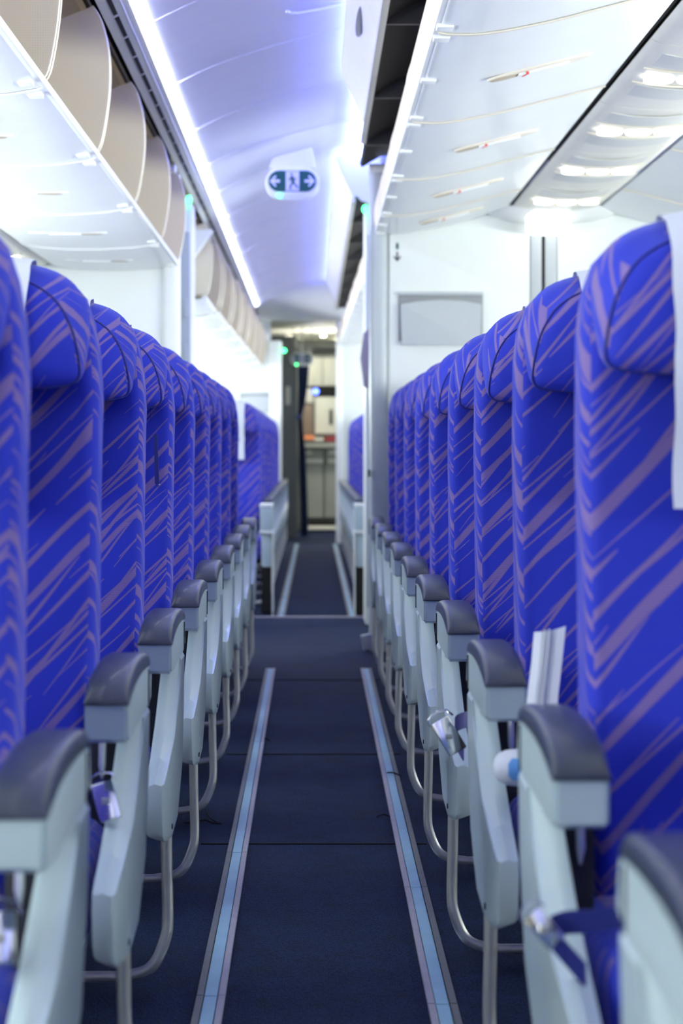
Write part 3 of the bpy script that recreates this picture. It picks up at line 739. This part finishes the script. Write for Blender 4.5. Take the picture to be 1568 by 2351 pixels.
def arm_cap_bm():
    bm = bmesh.new(); rings = []
    T = [(-.003, .651, .6525), (.002, .6505, .660), (.012, .651, .668), (.03, .655, .677), (.06, .661, .685), (.10, .667, .691), (.16, .671, .695), (.22, .672, .695), (.28, .670, .692), (.325, .667, .687), (.335, .667, .680)]
    for y, z0, z1 in T:
        h = z1 - z0; w0, w1 = AX0 - .0015, AX1 + .0015; r = min(.012, h * .8)
        q = []
        for c, s_, aa in ((w1 - r, z1 - r, 0), (w0 + r, z1 - r, 90)):
            for k in range(5):
                a = math.radians(aa + 90 * k / 4); q.append((c + r * math.cos(a), y, s_ + r * math.sin(a)))
        q += [(w0, y, z0), (w1, y, z0)]
        rings.append(q)
    add_loft(bm, rings); return bm
def arm_body_bm():
    top = [(.0, .650), (.012, .6505), (.03, .6545), (.06, .6605), (.10, .6665), (.16, .6705), (.22, .6715), (.28, .6695), (.345, .666)]
    bot = [(.36, .615), (.30, .607), (.12, .607), (.10, .600), (.09, .5985), (.012, .598), (.002, .604)]
    bm = bmesh.new(); poly = top + bot
    add_loft(bm, [[(AX0, y, z) for y, z in poly], [(AX1, y, z) for y, z in poly]])
    bmesh.ops.bevel(bm, geom=[e for e in bm.edges if abs(e.verts[0].co.x - e.verts[1].co.x) < 1e-6], offset=.004, segments=2, affect='EDGES', clamp_overlap=True)
    return bm
def shroud_bm():
    A = [(.27, .598), (.18, .53), (.09, .475), (-.04, .448), (-.165, .430), (-.158, .405), (-.125, .335), (-.10, .322), (.03, .302), (.17, .312), (.29, .385), (.345, .50), (.362, .598)]
    B = [(.255, .598), (.205, .565), (.085, .495), (-.01, .452), (-.105, .418), (-.112, .395), (-.10, .345), (-.085, .328), (.03, .302), (.17, .312), (.29, .385), (.345, .50), (.362, .598)]
    bm = bmesh.new()
    def R(P, x, k): return [(x, p[0] + k * (.12 - p[0]), p[1] + k * (.45 - p[1]) * .6) for p in P]
    mid = [((a[0] * .55 + b[0] * .45), (a[1] * .55 + b[1] * .45) + (.004 if 1 <= i <= 4 else 0)) for i, (a, b) in enumerate(zip(A, B))]
    rings = [R(A, AX0 + .001, .05), R(A, AX0 + .005, .0), R(mid, .270, 0), R(B, .285, 0), R(B, .289, .04)]
    add_loft(bm, rings); return bm
SIGN = {'R': 1, 'L': -1}
def make_unit(side):
    sg = SIGN[side]; fl = (lambda b: b) if sg > 0 else mirror
    t = empty('seat_row', (0, 0, 0))
    fb = {k: None for k in ()}
    b0 = finish(backrest_mesh(), 'backrest', 'fabric', t, (sg * SZ[0], 0, 0), sharp=60)
    h0 = finish(headrest_bm(), 'headrest', 'fabric', b0, sharp=50)
    finish(headpiping_bm(), 'headrest_piping', 'piping', b0)
    finish(piping_bm(-1), 'seam_piping', 'piping', b0); finish(piping_bm(1), 'seam_piping', 'piping', b0)
    c0 = finish(cover_bm(), 'headrest_cover', 'cloth', b0); c0['label'] = 'white disposable headrest cover'
    e0 = bx('cover_print', -.095, .095, .333, .336, 1.045, 1.075, 'clothblue', b0, 0)
    for k in (1, 2):
        c = copy_tree(b0, t); c.location = (sg * SZ[k], 0, 0)
    q0 = finish(cushion_bm(), 'seat_cushion', 'fabric', t, (sg * (SZ[0] - .03), 0, 0), sharp=60)
    for k in (1, 2): link(q0.data, 'seat_cushion', t, (sg * (SZ[k] - .03), 0, 0))
    a0 = finish(fl(arm_body_bm()), 'armrest', 'greyplastic', t)
    cp = finish(fl(arm_cap_bm()), 'armrest_cap', 'cap', a0); cp['label'] = 'slate blue padded armrest cap'
    bm = bmesh.new(); add_box(bm, (AX0 - .0005, .315, .635), (.003, .004, .055)); finish(fl(bm), 'armrest_groove', 'dark', a0)
    for k in (1, 2, 3):
        ak = link(a0.data, 'armrest', t, (sg * (.480 * k + (.0 if k < 3 else 0)), 0, 0)); link(cp.data, 'armrest_cap', ak)
    s0 = finish(fl(shroud_bm()), 'side_shroud', 'greyplastic', t, sharp=30)
    bm = bmesh.new(); rings = []
    add_tube(bm, [(AX0 - .001, .02, .325), (AX0 + .004, .02, .325)], .005, 10); finish(fl(bm), 'screw_cap', 'dark', s0)
    link(s0.data, 'side_shroud', t, (sg * 1.44, 0, 0))
    # dark mechanism, box enlarged to paint the gap between arm and cushion black
    bm = bmesh.new(); add_box(bm, (.311, .325, .455), (.042, .16, .27), .006); m0 = finish(fl(bm), 'recline_mechanism', 'dark', t)
    bm = bmesh.new(); add_tube(bm, [(.312, .235, .60), (.312, .230, .57), (.313, .230, .53), (.314, .24, .51)], [.003, .0055, .0055, .002], 8); finish(fl(bm), 'recline_link', 'steel', m0)
    # baggage bar: leg drops from the shroud and bends into a low crossbar, on to the outer leg
    bm = bmesh.new()
    path = [(.272, .13, .34), (.270, .125, .22), (.268, .12, .135), (.272, .115, .10), (.290, .11, .058), (.315, .108, .040), (.36, .107, .032), (.8, .107, .032), (1.5, .107, .032), (1.62, .108, .04), (1.66, .12, .12), (1.665, .13, .31)]
    P = [Vector(p) for p in path[:1]] + smooth_path(path[1:7], 4) + [Vector(p) for p in path[7:]]
    add_tube(bm, P, .0105, 12, ry=.009); finish(fl(bm), 'baggage_bar', 'steel', t)
    # real legs under the frame
    for xx in (.48, 1.35):
        bm = bmesh.new(); add_tube(bm, [(xx, .06, .30), (xx, .08, .05), (xx, .08, .0)], .014, 8); add_box(bm, (xx, .22, .03), (.05, .40, .04), .008)
        finish(fl(bm), 'leg', 'steel', t)
        bm = bmesh.new(); add_tube(bm, [(xx, .36, .32), (xx, .40, .04)], .016, 8); finish(fl(bm), 'leg', 'steel', t)
    bm = bmesh.new()
    for yy in (.08, .32): add_tube(bm, [(.33, yy, .295), (1.70, yy, .295)], .02, 8)
    finish(fl(bm), 'seat_frame', 'dark', t)
    return t
protoR, protoL = make_unit('R'), make_unit('L')
def buckle(parent, pts, width, blk, rot, k=1.0):
    """webbing strap plus chrome buckle"""
    bm = bmesh.new(); P = smooth_path(pts, 4)
    R = []
    for p in P: R.append([(p.x - .001, p.y - .0015, p.z - width / 2), (p.x + .001, p.y + .0015, p.z - width / 2), (p.x + .001, p.y + .0015, p.z + width / 2), (p.x - .001, p.y - .0015, p.z + width / 2)])
    add_loft(bm, R)
    s = finish(bm, 'seat_belt', 'belt', parent)
    b = box('belt_buckle', (0, 0, 0), (.036, .007, .066), 'chrome', s, .003); b.scale = (k, k, k)
    b.location = blk; b.rotation_euler = rot; b['label'] = 'chrome buckle'
    bm = bmesh.new(); add_tube(bm, [(-.020, -.004, .030), (-.018, -.006, .042), (0, -.008, .048), (.020, -.006, .042), (.026, -.002, .028)], .002, 6); finish(bm, 'buckle_loop', 'chrome', s, blk, rot).scale = (k, k, k)
    box('buckle_hinge', blk, (.012, .010, .010), 'steel', s, .002)
    return s
first = {'R': True, 'L': True}; units = {}
def place(side, z0, label, group):
    pr_ = protoR if side == 'R' else protoL
    if first[side]: o = pr_; first[side] = False
    else: o = copy_tree(pr_)
    o.location = (0, z0, 0); tag(o, label, 'seat row', group); return o
ordn = ['nearest', 'second nearest', 'third nearest', 'fourth nearest', 'fifth nearest', 'sixth nearest', 'seventh nearest', 'eighth nearest', 'ninth nearest', 'tenth nearest']
RL = [1.76 + .78 * k for k in range(9)]
RR = [1.20] + [1.965 + .772 * k for k in range(9)]
for i, z in enumerate(RL):
    l = 'blue striped seat row left of the aisle, %s to the camera' % ordn[i] if i < 8 else 'blue striped seat row left of the aisle, last before the left partition'
    units['L%d' % i] = place('L', z, l, 'seat rows on the near left side')
for i, z in enumerate(RR):
    l = ('seat row right of the aisle showing only its armrest in the bottom right corner' if i == 0 else
         'blue striped seat row right of the aisle, last before the right partition' if i == 9 else
         'blue striped seat row right of the aisle, %s with its headrest in view' % ordn[i - 1].replace(' nearest', '').replace('nearest', 'first'))
    units['R%d' % (i - 1)] = place('R', z, l, 'seat rows on the near right side')
for i in range(9):
    z = 11.62 + .80 * i
    place('L', z, 'small distant seat row beyond the left post, %s in that cabin' % words[i], 'seat rows in the second cabin, left')
    place('R', z, 'small distant seat row beyond the right post, %s in that cabin' % words[i], 'seat rows in the second cabin, right')
# tray-box armrests of the first rows of the second cabin
for s, nm in ((-1, 'left'), (1, 'right')):
    e = empty('tray_armrest', (s * .282, 11.2, 0), label='wide grey tray armrest at the front of the second cabin, %s of the aisle' % nm, cat='armrest')
    e.location.y = 11.1
    bx('tray_box', -.036, .036, 0, .30, .505, .655, 'greyplastic', e, .006)
    bx('box_lid', -.039, .039, -.004, .31, .650, .664, 'white', e, .003)
    bx('box_foot', -.039, .039, -.004, .31, .492, .508, 'white', e, .003)
    bx('pedestal', -.028, .030, .03, .25, .29, .495, 'greyplastic', e, .008)
    bx('kick_panel', -.030, .026, .06, .28, .012, .29, 'black', e, .003)
    bx('side_plate', -s * .040, -s * .034, .02, .30, .0, .50, 'white', e, .002)

# seat belts, each hanging where the photograph shows one
R0, R1, R2, R3 = units['R0'], units['R1'], units['R2'], units['R3']
L0, L1 = units['L0'], units['L1']
def loc_(u, px, py, d): return (X(px, d), d - u.location.y, Z(py, d))
dd = 3.22
buckle(R2, [loc_(R2, 1078, 1652, dd), loc_(R2, 1060, 1655, dd - .02), loc_(R2, 1045, 1668, dd - .03), loc_(R2, 1052, 1705, dd - .02), loc_(R2, 1064, 1728, dd)], .028, loc_(R2, 1030, 1690, dd - .04), (-.35, -.5, .2), .95)
dd = 1.93
buckle(R0, [loc_(R0, 1425, 2105, dd), loc_(R0, 1360, 2115, dd), loc_(R0, 1290, 2120, dd), loc_(R0, 1262, 2140, dd), loc_(R0, 1300, 2190, dd), loc_(R0, 1345, 2240, dd)], .024, loc_(R0, 1250, 2132, dd - .02), (-.45, -.7, .2), .6)
dd = 2.62
buckle(L1, [loc_(L1, 215, 1815, dd), loc_(L1, 240, 1812, dd), loc_(L1, 255, 1850, dd), loc_(L1, 272, 1900, dd + .04)], .024, loc_(L1, 244, 1840, dd - .02), (-.5, -.3, .1), .85)
dd = 1.85
buckle(L0, [loc_(L0, -60, 2080, dd), loc_(L0, -20, 2090, dd), loc_(L0, 10, 2110, dd), loc_(L0, 10, 2200, dd)], .024, loc_(L0, 2, 2155, dd - .02), (-.5, -.05, .1), .8)

# white cloths lying on the second right-hand row
ws = empty('white_cloth', (.34, 2.62, .8), label='stitched white cloth strip standing upright behind the near right armrest', cat='cloth')
dz = 2.62
def W_(px, py, d=dz): return (X(px, d) - .34, d - 2.62, Z(py, d) - .8)
bm = bmesh.new()
rows = [((1226, 1451), (1262, 1449), (1299, 1437)), ((1220, 1520), (1257, 1520), (1291, 1515)), ((1210, 1600), (1248, 1600), (1281, 1600)), ((1203, 1680), (1240, 1690), (1275, 1690)), ((1196, 1790), (1230, 1790), (1262, 1790))]
add_loft(bm, [[W_(a[0], a[1], dz + .01), W_((a[0] + b[0]) / 2, (a[1] + b[1]) / 2, dz - .004), W_(*b, dz), W_((c[0] + b[0]) / 2, (c[1] + b[1]) / 2, dz - .003), W_(*c, dz + .012)] for a, b, c in rows], close=False, cap=False)
bmesh.ops.solidify(bm, geom=list(bm.faces), thickness=.003); finish(bm, 'cloth_sheet', 'cloth', ws)
for off in (.35, .48):
    bm = bmesh.new(); add_tube(bm, [W_(a[0] + (c[0] - a[0]) * off, a[1] + (c[1] - a[1]) * off, dz - .008) for a, b, c in rows], .0014, 6); finish(bm, 'stitch_line', 'white', ws)
bm = bmesh.new()
rl_ = 2.75; cx0, cz0 = X(1190, rl_), Z(1762, rl_)
rings = []
for k in range(7):
    x = cx0 - [.036, .034, .028, .018, .004, -.06, -.16][k]; r = [.006, .014, .021, .0255, .027, .027, .024][k]
    rings.append([(x - cx0, r * math.cos(2 * math.pi * i / 24) * 1.1, r * math.sin(2 * math.pi * i / 24)) for i in range(24)])
add_loft(bm, rings)
wr = empty('rolled_cloth', (cx0, rl_, cz0), label='rolled white cloth with a light blue mark on the second right seat', cat='cloth')
finish(bm, 'cloth_roll', 'cloth', wr)
bm = bmesh.new()
for_ring = []
for x in (-.018, .05):
    for_ring.append([(x + (.006 if i in (0, 4) else 0), -.0285 * math.cos(math.radians(-30 + 17 * i)) * 1.1, .0285 * math.sin(math.radians(-30 + 17 * i))) for i in range(5)])
add_loft(bm, for_ring, close=False, cap=False); bmesh.ops.solidify(bm, geom=list(bm.faces), thickness=.001); finish(bm, 'blue_mark', 'lightblue', wr)
# strap tail with a metal tip between the left rows
st = empty('strap_tail', (X(362, 4.1), 4.1, .93), label='dark blue strap tail with a silver tip hanging between left seats', cat='strap')
prism('strap', [(-.006, -.008), (.002, -.014), (.004, -.01), (-.001, .10), (-.008, .10)], -.004, .0, 'belt', st)
box('strap_tip', (.003, -.003, -.012), (.006, .006, .006), 'chrome', st, .002)

# ------------------------------------------------------------------ galley at the far end
G = 22.6
def gx(px): return X(px, G)
def gz(py): return Z(py, G)
ga = empty('galley_unit', (.1, G, 0), label='grey galley cupboards at the far end of the aisle with a counter', cat='galley')
def GA(o): o.location = (-.1, -G, 0); return o
def gb(n, px0, px1, py0, py1, m, dy0=-.02, dy1=.05, bev=.006): return GA(bx(n, gx(px0), gx(px1), G + dy0, G + dy1, gz(py1), gz(py0), m, ga, bev))
GA(bx('galley_carcass', -.45, .6, G + .05, G + .6, 0, 2.12, 'galdark', ga))
gb('upper_cabinet', 703, 740, 822, 886, 'galwhite', -.05); gb('upper_cabinet', 741, 775, 822, 886, 'galwhite', -.05)
gb('control_panel', 716, 775, 889, 908, 'black')
gb('oven_door', 723, 775, 912, 996, 'galwhite', -.04)
gb('oven_mark', 756, 764, 940, 975, 'blackbar', -.05, -.04, .001)
gb('side_panel', 690, 720, 892, 925, 'galwhite'); gb('side_panel', 692, 719, 928, 998, 'brown')
gb('counter', 690, 778, 1018, 1028, 'galgrey', -.3, .05)
gb('cart_door', 697, 742, 1032, 1188, 'galgrey', -.03); gb('cart_door', 745, 778, 1032, 1188, 'galgrey', -.03)
for a, b in ((699, 742), (752, 778)): gb('cart_handle', a, b, 1054, 1063, 'galwhite', -.07, -.03)
for a, b in ((702, 716), (752, 770)): gb('latch_plate', a, b, 1034, 1043, 'galwhite', -.05, -.03)
gb('toe_kick', 694, 778, 1194, 1206, 'black', -.04); gb('floor_rim', 690, 778, 1207, 1214, 'psu', -.2)
tag(GA(lens('status_light', (gx(725), G - .03, gz(899)), .035, .035, 'ledblue', ga)), 'glowing blue status light')
tr = tag(bx('serving_tray', gx(696), gx(722), G - .28, G - .05, gz(1010), gz(1000), 'orange'), 'blurred orange tray on the galley counter', 'tray')
tag(bx('serving_tray', gx(722), gx(742), G - .28, G - .05, gz(1012), gz(1005), 'galwhite'), 'blurred pale tray in the middle of the galley counter', 'tray')
tag(bx('serving_tray', gx(745), gx(772), G - .28, G - .05, gz(1014), gz(1002), 'redtray'), 'blurred dark red tray on the right of the galley counter', 'tray')
lv = empty('lavatory_wall', (-.4, 21, 0), label='dark grey panel beside the curtain at the far left of the galley', cat='panel')
o = bx('panel_body', -.8, X(682, 21), 20.9, 21, 0, 2.25, 'galdark', lv); o.location = (.4, -21, 0)
o = bx('cream_plate', X(655, 21), X(667, 21), 20.87, 20.9, Z(930, 21), Z(888, 21), 'galwhite', lv); o.location = (.4, -21, 0)
cu = empty('curtain', (X(692, 20.8), 20.7, 0), label='slate blue curtain gathered at the waist at the end of the aisle', cat='curtain')
bm = bmesh.new(); rings = []
for py, xa, xb in ((812, 682, 710), (838, 682, 710), (880, 684, 707), (920, 684, 702), (955, 683, 694), (985, 684, 696), (1040, 686, 702), (1110, 688, 705), (1190, 690, 707), (1232, 690, 708)):
    r0 = []; c = X((xa + xb) / 2, 20.7) - X(692, 20.8); w = X(xb, 20.7) - X(xa, 20.7)
    for k in range(28):
        u = -.5 + k / 27; r0.append((c + u * w, .022 * math.sin(k * 1.9), Z(py, 20.7)))
    rings.append(r0 + [(x, y + .008, z) for x, y, z in r0[::-1]])
add_loft(bm, rings); finish(bm, 'curtain_cloth', 'curtain', cu)
bx('curtain_rail', -.1, .12, -.02, .02, 2.05, 2.09, 'galgrey', cu)
for hx in (-.09, .11): bx('rail_hanger', hx - .004, hx + .004, -.004, .004, 2.09, 2.33, 'galgrey', cu)
bx('tie_band', -.06, .0, -.035, .035, Z(962, 20.7), Z(952, 20.7), 'curtain', cu)
for px, py, w, h, lab in ((665, 774, .09, .5, 'long ceiling lamp in the low ceiling before the galley'), (742, 770, .05, .06, 'small round ceiling lamp in the low ceiling before the galley'), (778, 778, .05, .6, 'ceiling lamp at the right edge of the low galley ceiling')):
    d = (2.33 - HC) * F / (VY - py)
    tag(bx('ceiling_lamp', X(px, d) - w / 2, X(px, d) + w / 2, d - h / 2, d + h / 2, 2.318, 2.33, 'warmlamp', None, .003), lab, 'lamp')
tag(bx('ceiling_beam', -.45, .5, 23.6, 23.7, 2.26, 2.33, 'galgrey', None), 'dark cross beam under the low ceiling before the galley', 'beam')

# ------------------------------------------------------------------ cabin windows in both side walls (the daylight's source) and a made-up trough for the added galley fill
def make_window(n, x, y, sgn):
    fr = [(y - .17 + .17 + .165 * math.copysign(abs(math.cos(a)) ** .6, math.cos(a)), 1.32 + .25 * math.copysign(abs(math.sin(a)) ** .6, math.sin(a))) for a in [2 * math.pi * k / 28 for k in range(28)]]
    inn = [(y + (p - y) * .80, 1.32 + (q - 1.32) * .84) for p, q in fr]
    bm = bmesh.new()
    add_loft(bm, [[(x, p, q) for p, q in fr], [(x + sgn * .02, p, q) for p, q in fr], [(x + sgn * .02, p, q) for p, q in inn], [(x, p, q) for p, q in inn]], cap=False)
    w = finish(bm, 'window_%d' % n, 'white'); S(w)
    prism('pane', inn, x - .003, x + .001, 'pane', w, axis='x')
M['pane'] = mat('daylit_pane', (.8, .9, .9), .2, emit=(.92, 1, .98), estr=2.0)
k = 1
for yy in (-.6, .4, 1.4, 2.4, 3.4, 4.4, 5.4, 6.4, 7.4, 11.2, 12.2, 13.2, 14.2, 15.2, 16.2, 17.2, 18.2):
    make_window(k, XL + .03, yy, 1); make_window(k + 1, XR - .03, yy, -1); k += 2
S(bx('trim_6', .30, .40, 20.7, 21.9, 1.985, 2.01, 'galwhite', None))     # made-up trough under the added galley lamp
